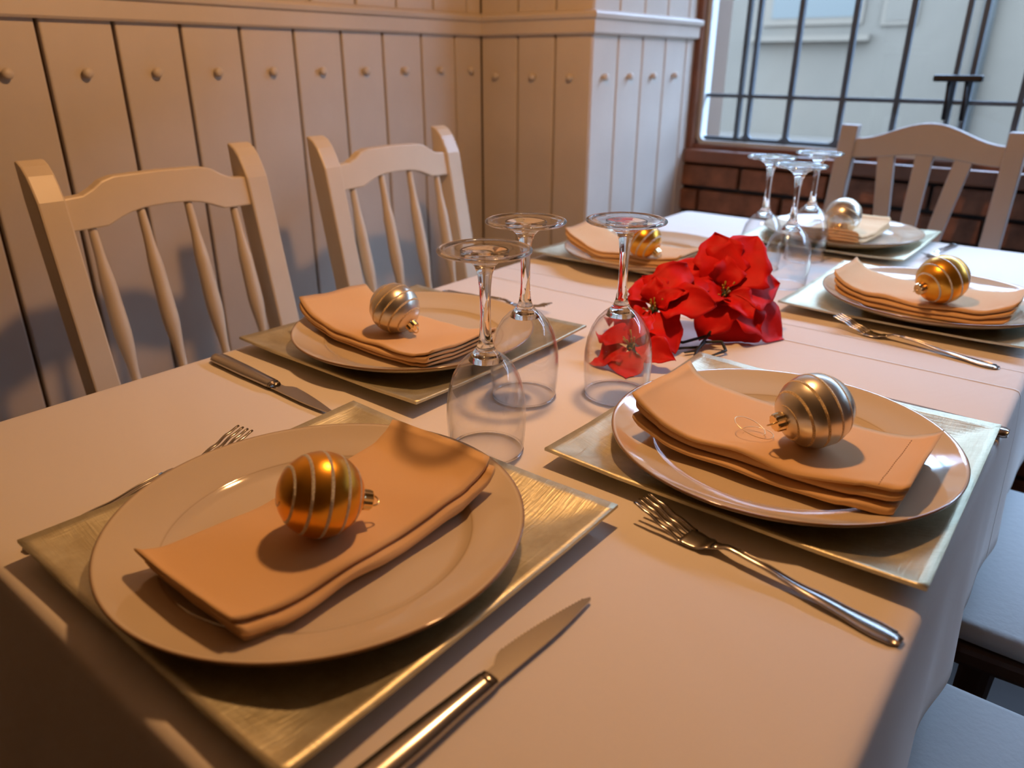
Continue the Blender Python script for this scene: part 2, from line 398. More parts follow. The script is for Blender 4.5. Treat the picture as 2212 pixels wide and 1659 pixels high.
# pale bead with rounded corners
def bead():
    x0, x1, z0, z1, r = WX0, WX1, WZ0 - 0.003, WZ1 - 0.03, 0.03
    path = []
    for cx, cz, a0 in ((x0 + r, z0 + r, PI), (x1 - r, z0 + r, 1.5 * PI), (x1 - r, z1 - r, 0), (x0 + r, z1 - r, .5 * PI)):
        for k in range(7):
            a = a0 + k / 6 * PI / 2; path.append((cx, cz, math.cos(a), math.sin(a)))
    v, f = [], []
    r1 = r + 0.002; r2 = r - 0.012; n = len(path)
    for (cx, cz, c, s) in path:
        for rr, y in ((r1, YW + .02), (r1, YW + .06), (r2, YW + .06), (r2, YW + .02)):
            v.append((cx + rr * c, y, cz + rr * s))
    for i in range(n):
        j = (i + 1) % n
        for k in range(4): f.append((i * 4 + k, i * 4 + (k + 1) % 4, j * 4 + (k + 1) % 4, j * 4 + k))
    return v, f
pyd('bead', *bead(), M['bead'], win)
for k, (a, b) in enumerate(((WX0, -0.3625), (-0.3625, 0.165), (0.165, 0.69), (0.69, 1.215), (1.215, WX1))):
    box('pane', (a + 0.002, YW + 0.028, WZ0), (b - 0.002, YW + 0.032, WZ1 - 0.03), M['pane'], win)
barx = []
xx = -0.894; i = 0
cols = [(-0.909, 1), (-0.879, 1), (-0.767, 0), (-0.63, 0), (-0.499, 0), (-0.380, 1), (-0.345, 1), (-0.236, 0), (-0.105, 0), (0.03, 0), (0.150, 1), (0.180, 1), (0.30, 0), (0.43, 0), (0.56, 0), (0.675, 1), (0.705, 1), (0.82, 0), (0.95, 0), (1.08, 0), (1.20, 1), (1.23, 1), (1.36, 0), (1.49, 0)]
for x, d in cols:
    h = 0.0055 if d else 0.0065
    box('glazing_bar', (x - h, YW + 0.034, WZ0), (x + h, YW + 0.050, WZ1 - 0.03), M['bar'], win)
for z in (T + 0.143, T + 0.259, T + 0.66):
    box('glazing_bar', (WX0 + 0.004, YW + 0.036, z - 0.005), (WX1, YW + 0.048, z + 0.005), M['bar'], win)
# rounded solder fillets in the bottom corners of the lower lights
for x, d in cols[1:7]:
    for s in (-1, 1):
        poly = [(0, 0)] + [(0.018 * (1 - math.cos(a)), 0.018 * (1 - math.sin(a))) for a in [PI / 2 * k / 5 for k in range(6)]]
        pts = [(x + s * (0.005 + p[0]), T + 0.147 + p[1]) for p in poly]
        from_bm('fillet', prism(pts, 1, YW + 0.037, YW + 0.047), M['bar'], win)
lt = bmesh.new(); add_box(lt, (-0.415, YW - 0.03, T + 0.306), (-0.312, YW - 0.008, T + 0.321), 0.004)
la = from_bm('latch', lt, M['latch'], win)
for x in (-0.382, -0.345):
    v, f = sweep([(x, YW + 0.034, T + 0.315), (x, YW - 0.012, T + 0.312), (x + 0.003, YW - 0.014, T + 0.26), (x + 0.004, YW - 0.012, T + 0.222)], 0.005, 8)
    pyd('latch_rod', v, f, M['latch'], la, smooth=True)
portal = bpy.data.lights.new('window_portal', 'AREA'); portal.shape = 'RECTANGLE'; portal.size = WX1 - WX0; portal.size_y = WZ1 - WZ0
portal.cycles.is_portal = True
po = bpy.data.objects.new('window_portal', portal); C.objects.link(po); po.location = ((WX0 + WX1) / 2, YW + 0.10, (WZ0 + WZ1) / 2); po.rotation_euler = (-PI / 2, 0, 0)

# ------------------------------------------------------------------ street outside
FY = 9.0
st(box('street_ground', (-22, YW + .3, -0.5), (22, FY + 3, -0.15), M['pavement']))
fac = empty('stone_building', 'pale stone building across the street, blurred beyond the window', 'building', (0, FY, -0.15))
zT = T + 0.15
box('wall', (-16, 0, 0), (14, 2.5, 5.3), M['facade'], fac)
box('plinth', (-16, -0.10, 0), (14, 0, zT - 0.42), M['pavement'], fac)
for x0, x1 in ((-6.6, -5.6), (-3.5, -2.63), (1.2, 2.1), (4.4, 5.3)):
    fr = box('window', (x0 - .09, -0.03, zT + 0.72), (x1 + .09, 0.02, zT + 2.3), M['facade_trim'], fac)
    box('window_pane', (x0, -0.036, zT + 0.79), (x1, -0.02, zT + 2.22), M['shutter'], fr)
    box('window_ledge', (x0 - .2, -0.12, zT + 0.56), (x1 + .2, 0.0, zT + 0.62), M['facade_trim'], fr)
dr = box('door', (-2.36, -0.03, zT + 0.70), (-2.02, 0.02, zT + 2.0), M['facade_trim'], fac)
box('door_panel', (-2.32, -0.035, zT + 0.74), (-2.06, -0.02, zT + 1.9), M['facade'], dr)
v, f = sweep([(-1.40, -0.08, 0), (-1.40, -0.08, 5.3)], 0.055, 12); pyd('upright_strip', v, f, M['facade_strip'], fac, smooth=True)  # upright tube drawn for a bluish strip outside the window

# ------------------------------------------------------------------ lamps
for i, (p, pw) in enumerate(LAMPS):
    t = empty('pendant_lamp', ['bare bulb pendant lamp over the near half of the table', 'bare bulb pendant lamp over the window end of the table'][i], 'lamp', (p[0], p[1], p[2]))
    v, f = sweep([(0, 0, 0.10), (0, 0, HC - p[2])], 0.003, 8); pyd('cord', v, f, M['cord'], t)
    v, f = lathe([(0, 0.11), (0.012, 0.11), (0.018, 0.095), (0.018, 0.05), (0, 0.05)], 16); pyd('socket', v, f, M['cord'], t, smooth=False)
    v, f = lathe([(0, -0.040), (0.02, -0.036), (0.036, -0.016), (0.040, 0.004), (0.034, 0.026), (0.020, 0.046), (0.0165, 0.056)], 24); pyd('bulb', v, f, M['bowl'], t, smooth=True)
    L = bpy.data.lights.new('bulb_light', 'POINT'); L.energy = pw; L.color = LAMP_COL; L.shadow_soft_size = 0.032
    lo = bpy.data.objects.new('bulb_light', L); C.objects.link(lo); lo.parent = t

# ------------------------------------------------------------------ table and cloth
TX0, TX1, TY0, TY1 = -0.858, -0.034, 0.118, 1.790
tb = empty('dining_table', 'long rectangular dining table hidden under the white cloth', 'table', ((TX0 + TX1) / 2, (TY0 + TY1) / 2, 0))
hx, hy = (TX1 - TX0) / 2 - 0.004, (TY1 - TY0) / 2 - 0.004
box('tabletop', (-hx, -hy, T - 0.032), (hx, hy, T - 0.003), M['tablewood'], tb, 0.004)
box('apron', (-hx + .08, -hy + .08, T - 0.11), (hx - .08, hy - .08, T - 0.032), M['tablewood'], tb)
for sx in (-1, 1):
    for sy in (-1, 1):
        box('leg', (sx * (hx - .10) - .03, sy * (hy - .10) - .03, 0), (sx * (hx - .10) + .03, sy * (hy - .10) + .03, T - 0.10), M['tablewood'], tb, 0.004)

def tablecloth():
    r = 0.022; N = []
    # outline of rounded rectangle with outward normals, dense
    def seg(p, q, n, nx, ny):
        for k in range(n): t = k / n; N.append((p[0] + (q[0] - p[0]) * t, p[1] + (q[1] - p[1]) * t, nx, ny))
    x0, x1, y0, y1 = TX0, TX1, TY0, TY1
    def arc(cx, cy, a0, n=10):
        for k in range(n): a = a0 + PI / 2 * k / n; N.append((cx + r * math.cos(a), cy + r * math.sin(a), math.cos(a), math.sin(a)))
    seg((x0 + r, y0), (x1 - r, y0), 70, 0, -1); arc(x1 - r, y0 + r, -PI / 2)
    seg((x1, y0 + r), (x1, y1 - r), 140, 1, 0); arc(x1 - r, y1 - r, 0)
    seg((x1 - r, y1), (x0 + r, y1), 70, 0, 1); arc(x0 + r, y1 - r, PI / 2)
    seg((x0, y1 - r), (x0, y0 + r), 140, -1, 0); arc(x0 + r, y0 + r, PI)
    n = len(N); v, f = [], []
    cx, ca, cb = (x0 + x1) / 2, y0 + 0.41, y1 - 0.41
    rings = []
    K = 24
    for j in range(K):                          # top, from the spine outwards
        t = (j + 0.0) / K
        idx = []
        for (x, y, nx, ny) in N:
            sx, sy = cx, min(max(y, ca), cb)
            X, Y = sx + (x - nx * 0.008 - sx) * (0.3 + 0.7 * t), sy + (y - ny * 0.008 - sy) * (0.3 + 0.7 * t)
            idx.append(len(v)); v.append((X, Y, T))
        rings.append(idx)
    prof = [(-0.008, 0.0), (-0.003, -0.0012), (0.0, -0.005), (0.0015, -0.011), (0.002, -0.02)] + [(0.003, -0.02 - 0.016 * k) for k in range(1, 11)]
    for (d, z) in prof:
        idx = []
        for k, (x, y, nx, ny) in enumerate(N):
            dep = max(0.0, -z - 0.015) / 0.16
            s = (x * ny - y * nx) if abs(nx) in (0, 1) else 0
            al = x if abs(ny) > 0.5 else y
            wv = math.sin(al * 23 + 1.3 + 2 * nx) * 0.5 + math.sin(al * 41 + nx * 3) * 0.3 + 0.8
            flare = (0.003 + 0.0075 * wv) * dep
            if ny < -0.5: flare += 0.022 * dep
            corner = 0.018 * dep if (abs(nx) > 0.01 and abs(ny) > 0.01) else 0
            dd = d + flare + corner
            zz = z * (1.25 if nx > 0.5 else 1.0)
            idx.append(len(v)); v.append((x + nx * dd, y + ny * dd, T + zz))
        rings.append(idx)
    for A, B in zip(rings[:-1], rings[1:]):
        for k in range(n): f.append((A[k], A[(k + 1) % n], B[(k + 1) % n], B[k]))
    f.append(tuple(rings[0]))
    o = pyd('tablecloth', v, f, M['cloth'], smooth=True)
    bm = bmesh.new(); bm.from_mesh(o.data); bmesh.ops.recalc_face_normals(bm, faces=bm.faces)
    if max(bm.faces, key=lambda q: q.calc_area()).normal.z < 0: bmesh.ops.reverse_faces(bm, faces=bm.faces)
    bm.to_mesh(o.data); bm.free()
    m = o.modifiers.new('thickness', 'SOLIDIFY'); m.thickness = 0.0008; m.offset = -1
    return o
tag(tablecloth(), 'white cotton tablecloth draped over the long dining table', 'tablecloth')

# ------------------------------------------------------------------ chairs
LEAN = 0.187
def back_x(z): return -0.22 - (z - 0.92) * LEAN           # front face of the back posts, local
def seat_and_legs(t, mt, seat_mat, sz=0.45, wd=0.21, cushion=None, legm=None):
    bm = prism([(-0.185, -wd + 0.02), (0.20, -wd - 0.005), (0.215, -wd + 0.02), (0.215, wd - 0.02), (0.20, wd + 0.005), (-0.185, wd - 0.02)], 2, sz - 0.03, sz, 0.008)
    from_bm('seat', bm, seat_mat, t)
    if cushion:
        c = bmesh.new(); add_box(c, (-0.185, -wd, sz + 0.0005), (0.215, wd, sz + 0.03), 0.014, 4); from_bm('seat_cushion', c, cushion, t, smooth=True)
    for s in (-1, 1):
        v, f = sweep([(0.17, s * (wd - 0.04), sz - 0.028), (0.175, s * (wd - 0.035), 0.0)], [0.021, 0.015], 12); pyd('leg', v, f, legm or mt, t, smooth=False)
        box('stretcher', (-0.18, s * (wd - 0.04) - 0.008, 0.19), (0.17, s * (wd - 0.04) + 0.008, 0.215), legm or mt, t, 0.003)
def post(t, y0, y1, mt, horn=True, top=0.972):
    zs = [0.40 + (0.92 - 0.40) * k / 6 for k in range(7)]
    front = [(back_x(0.40) + 0.006, 0.40), (back_x(0.44) + 0.0, 0.44)] + [(back_x(z), z) for z in zs[2:]]
    dpt = 0.042
    if horn:
        tp = [(-0.2285, 0.938), (-0.237, 0.953), (-0.248, 0.965), (-0.259, 0.971), (-0.2665, 0.972)]
        back = [(back_x(z) - dpt, z) for z in zs[::-1]]
        prof = [(-0.185, 0.0), (-0.155, 0.0 + 0.0)] ; prof = [(-0.165, 0.0)] + front + tp + back + [(back_x(0.40) - dpt + 0.004, 0.38), (-0.205, 0.0)]
    else:
        prof = [(-0.165, 0.0)] + front + [(back_x(top), top), (back_x(top) - 0.03, top)] + [(back_x(z) - 0.032, z) for z in zs[::-1]] + [(back_x(0.40) - 0.03, 0.38), (-0.198, 0.0)]
    from_bm('post', prism(prof, 1, y0, y1, 0.003), mt, t)

def spindle_chair(label, loc, rz, group, seat_mat=None, cushion=None, mt=None, spindles=True):
    mt = mt or M['chair_paint']
    t = empty('spindle_chair', label, 'chair', loc, rz, group)
    seat_and_legs(t, mt, seat_mat or mt, 0.45 if not cushion else 0.44, 0.205, cushion)
    post(t, -0.178, -0.141, mt); post(t, 0.139, 0.178, mt)
    bot = [(-.146, .127), (-.092, .128), (-.070, .137), (-.055, .142), (-.035, .1455), (0, .147), (.035, .1455), (.055, .142), (.070, .137), (.092, .128), (.146, .127)]
    topc = [(.146, .171), (.116, .173), (.100, .180), (.086, .189), (.068, .194), (0, .1955), (-.068, .194), (-.086, .189), (-.100, .180), (-.116, .173), (-.146, .171)]
    bm = prism([(y, 0.75 + z) for y, z in bot + topc], 0, -0.020, 0.0, 0.0025)
    for v in bm.verts: v.co.x += back_x(v.co.z) - 0.006
    from_bm('crest_rail', bm, mt, t)
    bm = prism([(-.146, .60), (.146, .60), (.146, .637), (-.146, .637)], 0, -0.026, 0.0, 0.0025)
    for v in bm.verts: v.co.x += back_x(v.co.z) - 0.004
    from_bm('lower_rail', bm, mt, t)
    for y, zt in ((-.1125, .884), (-.0375, .898), (.0375, .898), (.1125, .884)):
        zb = 0.634; pts, rad = [], []
        R = [(0, .0095), (.03, .0095), (.06, .0062), (.10, .0065), (.38, .0122), (.62, .0110), (.85, .0070), (1, .0060)]
        for k in range(25):
            q = k / 24; z = zb + (zt - zb) * q
            pts.append((back_x(z) - 0.016, y, z)); rad.append(interp(R, q))
        v, f = sweep(pts, rad, 12); pyd('spindle', v, f, mt, t, smooth=True)
    return t
spindle_chair('cream wooden spindle-back chair nearest the camera along the panelled wall', (-0.90, 0.575, 0), 0, 'cream spindle chairs along the wall')
spindle_chair('cream wooden spindle-back chair farther along the panelled wall, beside the pier', (-0.90, 1.050, 0), 0, 'cream spindle chairs along the wall')
spindle_chair('chair with pale seat cushion at the lower right, nearest the camera', (0.175, 0.595, 0), PI, 'chairs with pale cushions on the right', M['seatwood'], M['cushion'], M['seatwood'])
spindle_chair('chair with pale seat cushion on the right, the farther of two', (0.175, 1.115, 0), PI, 'chairs with pale cushions on the right', M['seatwood'], M['cushion'], M['seatwood'])

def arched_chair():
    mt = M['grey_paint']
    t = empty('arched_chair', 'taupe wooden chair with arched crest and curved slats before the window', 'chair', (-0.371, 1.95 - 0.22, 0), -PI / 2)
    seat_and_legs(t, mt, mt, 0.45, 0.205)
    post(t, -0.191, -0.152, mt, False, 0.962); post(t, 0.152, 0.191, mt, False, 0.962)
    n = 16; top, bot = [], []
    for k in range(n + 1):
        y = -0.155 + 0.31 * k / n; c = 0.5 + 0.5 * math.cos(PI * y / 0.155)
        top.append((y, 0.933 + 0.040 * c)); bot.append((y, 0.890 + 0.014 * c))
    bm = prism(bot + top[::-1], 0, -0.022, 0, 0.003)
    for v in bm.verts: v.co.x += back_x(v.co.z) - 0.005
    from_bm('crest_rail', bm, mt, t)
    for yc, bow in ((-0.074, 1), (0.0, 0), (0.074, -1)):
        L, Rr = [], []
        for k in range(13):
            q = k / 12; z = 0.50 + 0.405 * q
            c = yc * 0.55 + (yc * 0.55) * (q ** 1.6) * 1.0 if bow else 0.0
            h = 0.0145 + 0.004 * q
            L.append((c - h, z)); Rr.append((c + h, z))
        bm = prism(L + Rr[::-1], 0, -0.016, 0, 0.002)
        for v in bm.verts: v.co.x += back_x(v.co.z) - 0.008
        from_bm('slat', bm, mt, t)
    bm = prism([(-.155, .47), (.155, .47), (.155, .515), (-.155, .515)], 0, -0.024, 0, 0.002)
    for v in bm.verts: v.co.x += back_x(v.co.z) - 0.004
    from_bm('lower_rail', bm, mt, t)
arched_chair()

# ------------------------------------------------------------------ square charger mats
MH = 0.161
def mat_profile(u): return 0.012 * max(0.0, (u - 0.62) / 0.38) ** 1.5
def mat_mesh():
    n = 40; v, f = [], []
    def h(x, y): return mat_profile(max(abs(x), abs(y)) / MH) + 0.0022 * max(0.0, (abs(x) * abs(y)) / MH ** 2 - 0.55) / 0.45
    for lay in (0, 1):
        for i in range(n + 1):
            for j in range(n + 1):
                x, y = -MH + 2 * MH * i / n, -MH + 2 * MH * j / n
                v.append((x, y, h(x, y) + (0.0034 if lay == 0 else 0.0006)))
    S = (n + 1) ** 2; g = lambda i, j, l: l * S + i * (n + 1) + j
    for i in range(n):
        for j in range(n):
            f.append((g(i, j, 0), g(i + 1, j, 0), g(i + 1, j + 1, 0), g(i, j + 1, 0)))
            f.append((g(i, j, 1), g(i, j + 1, 1), g(i + 1, j + 1, 1), g(i + 1, j, 1)))
    for k in range(n):
        f.append((g(k, 0, 0), g(k, 0, 1), g(k + 1, 0, 1), g(k + 1, 0, 0))); f.append((g(k, n, 0), g(k + 1, n, 0), g(k + 1, n, 1), g(k, n, 1)))
        f.append((g(0, k, 0), g(0, k + 1, 0), g(0, k + 1, 1), g(0, k, 1))); f.append((g(n, k, 0), g(n, k, 1), g(n, k + 1, 1), g(n, k + 1, 0)))
    me = bpy.data.meshes.new('charger'); me.from_pydata(v, [], f); me.materials.append(M['mat'])
    for p in me.polygons: p.use_smooth = len(p.vertices) == 4 and abs(p.normal.z) > 0.5
    return me
MATM = mat_mesh()

# ------------------------------------------------------------------ plates
PR = 0.155
PTOP = [(0.0, 0.0075), (0.085, 0.0078), (0.104, 0.0082), (0.1115, 0.0094), (0.1145, 0.0124), (0.1175, 0.0138), (0.130, 0.0166), (0.143, 0.0212), (0.151, 0.0252), (0.1540, 0.0266)]
PBOT = [(0.1552, 0.0262), (0.1552, 0.0248), (0.150, 0.0208), (0.140, 0.0158), (0.125, 0.0105), (0.108, 0.0058), (0.096, 0.0036), (0.091, 0.0), (0.086, 0.0), (0.083, 0.003), (0.0, 0.003)]
pv, pf = lathe(PTOP + PBOT, 96)
PLATE = bpy.data.meshes.new('dinner_plate'); PLATE.from_pydata(pv, [], pf); PLATE.materials.append(M['plate'])
for p in PLATE.polygons: p.use_smooth = True
def plate_h(r): return interp(PTOP, r)

# ------------------------------------------------------------------ napkins: a strip folded in a zigzag, laid along local x
def napkin(key, label, loc, rz, seed, lift0=0.0, lift1=0.0, sag=0.0, layers=4, gap=0.0040, w0=0.0585, half=0.1165, spread=0.0, group='folded peach napkins on the plates'):
    rr = random.Random(seed)
    pc = dict((k_, p_) for k_, m_, p_, w_ in settings)[key]; dx, dy = loc[0] - pc[0], loc[1] - pc[1]
    plate = (dx * math.cos(rz) + dy * math.sin(rz), -dx * math.sin(rz) + dy * math.cos(rz))
    path = []
    for k in range(layers):
        wd = w0 - 0.0022 * (k % 2) + rr.uniform(-0.0045, 0.002)
        z = k * gap; n = 14
        vs = [(-wd + 2 * wd * i / n) for i in range(n + 1)]
        if k % 2: vs = vs[::-1]
        for i, vv in enumerate(vs): path.append((vv, z))
        if k < layers - 1:
            s = 1 if k % 2 == 0 else -1
            for i in range(1, 5):
                a = -PI / 2 + PI * i / 5
                path.append((vs[-1] + s * gap * 0.75 * math.cos(a), z + gap / 2 + gap / 2 * math.sin(a)))
    th = 0.0011; n = len(path); A, B = [], []
    for i, p in enumerate(path):
        q0, q1 = path[max(i - 1, 0)], path[min(i + 1, n - 1)]
        dx, dz = q1[0] - q0[0], q1[1] - q0[1]; L = math.hypot(dx, dz) or 1
        A.append((p[0] - dz / L * th, p[1] + dx / L * th)); B.append((p[0] + dz / L * th, p[1] - dx / L * th))
    loop = A + B[::-1]; m = len(loop); U = 44; v, f = [], []
    zmax = (layers - 1) * gap
    for i in range(U + 1):
        u = -half + 2 * half * i / U; tu = u / half
        for (vv, z) in loop:
            lay = z / zmax
            # let the layers slide and open a little towards the short ends
            du = (lay - 0.5) * 0.006 * tu
            opn = 1 + 0.55 * abs(tu) ** 4
            r = math.hypot(u + plate[0], vv + plate[1])
            base = plate_h(min(abs(u) + 0.0, 0.15)) * 0.55 + plate_h(min(r, 0.15)) * 0.45 + th + 0.0006
            up = lift0 * max(0, -tu) ** 3 + lift1 * max(0, tu) ** 3
            wob = 0.0028 * noise.noise(Vector((u * 22 + seed * 3.1, vv * 16, seed)))
            v.append((u + du + 0.0012 * noise.noise(Vector((vv * 30, z * 90, seed + 4))), vv + spread * tu * vv + 0.0042 * noise.noise(Vector((u * 17, lay * 2.2, seed + 9))), base + z * opn + up + wob * (0.4 + lay) + 0.0010))
    low = min(p[2] - plate_h(math.hypot(p[0] + plate[0], p[1] + plate[1])) for p in v)
    v = [(p[0], p[1], p[2] - low + 0.0003) for p in v]
    for i in range(U):
        for k in range(m):
            f.append((i * m + k, i * m + (k + 1) % m, (i + 1) * m + (k + 1) % m, (i + 1) * m + k))
    for i, fl in ((0, 0), (U, 1)):
        for k in range(n - 1):
            q = (i * m + k, i * m + k + 1, i * m + (m - 2 - k), i * m + (m - 1 - k)); f.append(q if fl else q[::-1])
    o = pyd('napkin', v, f, M['napkin'], None, loc, (0, 0, rz), smooth=True)
    bm = bmesh.new(); bm.from_mesh(o.data); bmesh.ops.recalc_face_normals(bm, faces=bm.faces); bm.to_mesh(o.data); bm.free()
    for p in o.data.polygons: p.use_smooth = True
    tag(o, label, 'napkin', group)
    # stitched hem across the top layer near one end
    top = (layers - 1) * 19
    sv, sf = [], []
    iu = 4
    for k in range(1, 14):
        a, b = Vector(v[iu * m + top + k]), Vector(v[iu * m + top + k + 1])
        if layers % 2 == 1 or True:
            for q in (0.1, 0.6):
                c0, c1 = a.lerp(b, q), a.lerp(b, q + 0.3)
                s = len(sv)
                for c in (c0, c1):
                    sv += [c + Vector((-0.0004, 0, 0.0001)), c + Vector((0, 0, 0.0005)), c + Vector((0.0004, 0, 0.0001))]
                sf += [(s, s + 1, s + 4, s + 3), (s + 1, s + 2, s + 5, s + 4)]
    so = pyd('hem_stitching', sv, sf, M['stitch'], o); so['kind'] = 'stuff'
    return o

# ------------------------------------------------------------------ baubles
def bauble(name, label, centre, r, capdir, gold):
    c = Vector(centre); view = (CAM_POS - c).normalized()
    d = (CRIGHT * capdir[0] + CUP * capdir[1] + view * capdir[2]).normalized()
    q = Vector((0, 0, 1)).rotation_difference(d).to_matrix().to_4x4()
    t = empty(name, label, 'bauble', (c.x, c.y, c.z), group='baubles on the napkins')
    t.matrix_world = Matrix.Translation(c) @ q
    v, f = lathe([(0 if k in (0, 40) else r * math.sin(PI * k / 40), -r * math.cos(PI * k / 40)) for k in range(41)], 64)
    pyd('ball', v, f, M['gold_ball'] if gold else M['silver_ball'], t, smooth=True)
    # glitter spiral from the pole to the cap
    v, f = [], []; turns, n = (5.6 if gold else 6.2), 420; wd = r * 0.038
    for i in range(n + 1):
        q_ = i / n; th = 0.32 + (PI - 0.32 - 0.42) * q_; ph = 2 * PI * turns * q_
        ta = min(1, 14 * q_, 14 * (1 - q_)); wd_ = wd * (0.3 + 0.7 * ta)
        for a, h in ((-1, 0.0), (-0.5, 0.010), (0.5, 0.010), (1, 0.0)):
            t_ = th + a * wd_ / r; R = r * (1.0 + h)
            v.append((R * math.sin(t_) * math.cos(ph), R * math.sin(t_) * math.sin(ph), -R * math.cos(t_)))
        if i:
            for k in range(3): f.append(((i - 1) * 4 + k, i * 4 + k, i * 4 + k + 1, (i - 1) * 4 + k + 1))
    pyd('glitter_stripe', v, f, M['glit_silver'] if gold else M['glit_gold'], t, smooth=True)
    # crown cap with teeth
    v, f = [], []; n = 24; rc = r * 0.24
    for zz, rad in ((r * 0.94, 1.06), (r * 1.0, 1.0), (r * 1.20, 0.98), (r * 1.23, 0.86), (r * 1.23, 0.0)):
        for k in range(n):
            a = 2 * PI * k / n; drop = (-0.05 * r if (k % 4 < 2 and rad == 1.06) else 0)
            flute = 1 + 0.05 * math.cos(12 * a)
            v.append((rc * rad * flute * math.cos(a), rc * rad * flute * math.sin(a), zz + drop))
    for i in range(4):
        for k in range(n): f.append((i * n + k, i * n + (k + 1) % n, (i + 1) * n + (k + 1) % n, (i + 1) * n + k))
    cap = pyd('cap', v, f, M['gold_cap'], t, smooth=False)
    lp = [(rc * 0.62 * math.cos(a), 0, r * 1.225 + rc * 0.75 * math.sin(a) * 1.1) for a in [PI * k / 12 for k in range(13)]]
    v, f = sweep(lp, 0.0007, 6); pyd('hanging_loop', v, f, M['gold_cap'], cap, smooth=True)
    return t

# ------------------------------------------------------------------ cutlery (local +x towards the tip)
def strip(samples, th, bev=0.3):
    """samples: (x, halfwidth, z) -> solid with a softly rounded section."""
    v, f = [], []; sec = [(-1, 0), (-0.8, 0.8), (0, 1), (0.8, 0.8), (1, 0), (0.8, -0.8), (0, -1), (-0.8, -0.8)]
    for (x, w_, z) in samples:
        for a, b in sec: v.append((x, a * w_, z + b * th / 2))
    n = len(sec)
    for i in range(len(samples) - 1):
        for k in range(n): f.append((i * n + k, i * n + (k + 1) % n, (i + 1) * n + (k + 1) % n, (i + 1) * n + k))
    f.append(tuple(range(n))); f.append(tuple(range((len(samples) - 1) * n, len(samples) * n))[::-1])
    return v, f
FZ = [(-0.105, 0.0016), (-0.085, 0.0020), (-0.04, 0.0045), (0.0, 0.0085), (0.022, 0.0095), (0.036, 0.0050), (0.046, 0.0022), (0.056, 0.0022), (0.075, 0.0075), (0.092, 0.0135), (0.105, 0.0165)]
FW = [(-0.105, 0.0045), (-0.100, 0.0080), (-0.090, 0.0092), (-0.06, 0.0066), (-0.02, 0.0035), (0.02, 0.0031), (0.032, 0.0045), (0.042, 0.0105), (0.054, 0.0122), (0.06, 0.0124)]
FPARTS = None
def fork(label, tip, end, z=T, roll=0.0):
    """tip/end: plan positions of the tine tips and the handle end."""
    global FPARTS
    d = Vector((tip[0] - end[0], tip[1] - end[1])); a = math.atan2(d.y, d.x); s = d.length / 0.21
    t = empty('fork', label, 'fork', ((tip[0] + end[0]) / 2, (tip[1] + end[1]) / 2, z), a, 'forks beside the plates'); t.scale = (s, s, s)
    t.rotation_euler = (0, 0, a)
    if FPARTS is None:
        P = []
        xs_ = [-0.105 + 0.005 * k for k in range(29)]
        v, f = strip([(x, interp(FW, x), interp(FZ, x)) for x in xs_ if x <= 0.0361], 0.0026)
        o = pyd('handle', v, f, M['steel'], t, smooth=True); P.append(o)
        # raised threads along the handle edges
        for sd in (-1, 1):
            v, f = sweep([(x, sd * interp(FW, x) * 0.82, interp(FZ, x) + 0.0009) for x in [-0.100 + 0.005 * k for k in range(24)]], 0.0008, 6)
            P.append(pyd('handle_thread', v, f, M['steel'], t, smooth=True))
        v, f = strip([(x, interp(FW, x), interp(FZ, x)) for x in [0.035 + 0.0025 * k for k in range(11)]], 0.0020)
        P.append(pyd('head', v, f, M['steel'], t, smooth=True))
        for k in range(4):
            y = -0.0104 + 0.00693 * k
            v, f = strip([(0.057 + 0.003 * i, 0.0021 * (1 - 0.45 * (i / 16) ** 2), interp(FZ, 0.057 + 0.003 * i)) for i in range(17)], 0.0018)
            v = [(p[0], p[1] + y * (1 - 0.06 * (p[0] - 0.057) / 0.05), p[2]) for p in v]
            P.append(pyd('tine', v, f, M['steel'], t, smooth=True))
        FPARTS = P
    else:
        for o in FPARTS:
            c = o.copy(); C.objects.link(c); c.parent = t
    return t
KPARTS = None
def knife(label, tip, end, flip=1, z=T, tilt=0.0):
    global KPARTS
    d = Vector((tip[0] - end[0], tip[1] - end[1])); a = math.atan2(d.y, d.x); s = d.length / 0.235
    t = empty('table_knife', label, 'knife', ((tip[0] + end[0]) / 2, (tip[1] + end[1]) / 2, z), a, 'serrated knives beside the plates'); t.scale = (s, s * flip, s)
    if KPARTS is None:
        P = []
        HWd = [(-0.1175, 0.005), (-0.114, 0.0090), (-0.105, 0.0104), (-0.06, 0.0100), (0.0, 0.0080), (0.008, 0.0076)]
        v, f = strip([(x, interp(HWd, x), 0.0048 - 0.0006 * (x + .1175) / .12) for x in [-0.1175 + 0.0035 * k for k in range(37)]], 0.0085)
        P.append(pyd('handle', v, f, M['steel'], t, smooth=True))
        v, f = strip([(0.006, 0.0070, 0.0042), (0.009, 0.0074, 0.0042), (0.013, 0.0070, 0.004)], 0.0075); P.append(pyd('bolster', v, f, M['steel'], t, smooth=True))
        # blade outline: spine at -y, serrated edge at +y
        edge = [(0.010, 0.0060), (0.022, 0.0062), (0.030, 0.0112), (0.036, 0.0126)]
        x = 0.036; k = 0
        while x < 0.113:
            q = (x - 0.036) / 0.08; y = 0.0126 - 0.0105 * q ** 1.5
            edge += [(x + 0.0008, y), (x + 0.0017, y - 0.0012)]; x += 0.0030
        outline = edge + [(0.1175, -0.0005), (0.116, -0.0022)] + [(0.116 - 0.004 * i, -0.0022 - 0.0040 * math.sin(min(1, i / 14) * PI / 2)) for i in range(1, 27)]
        bm = prism(outline, 2, 0.0030, 0.0044)
        P.append(from_bm('blade', bm, M['steel'], t))
        KPARTS = P
    else:
        for o in KPARTS:
            c = o.copy(); C.objects.link(c); c.parent = t
    return t

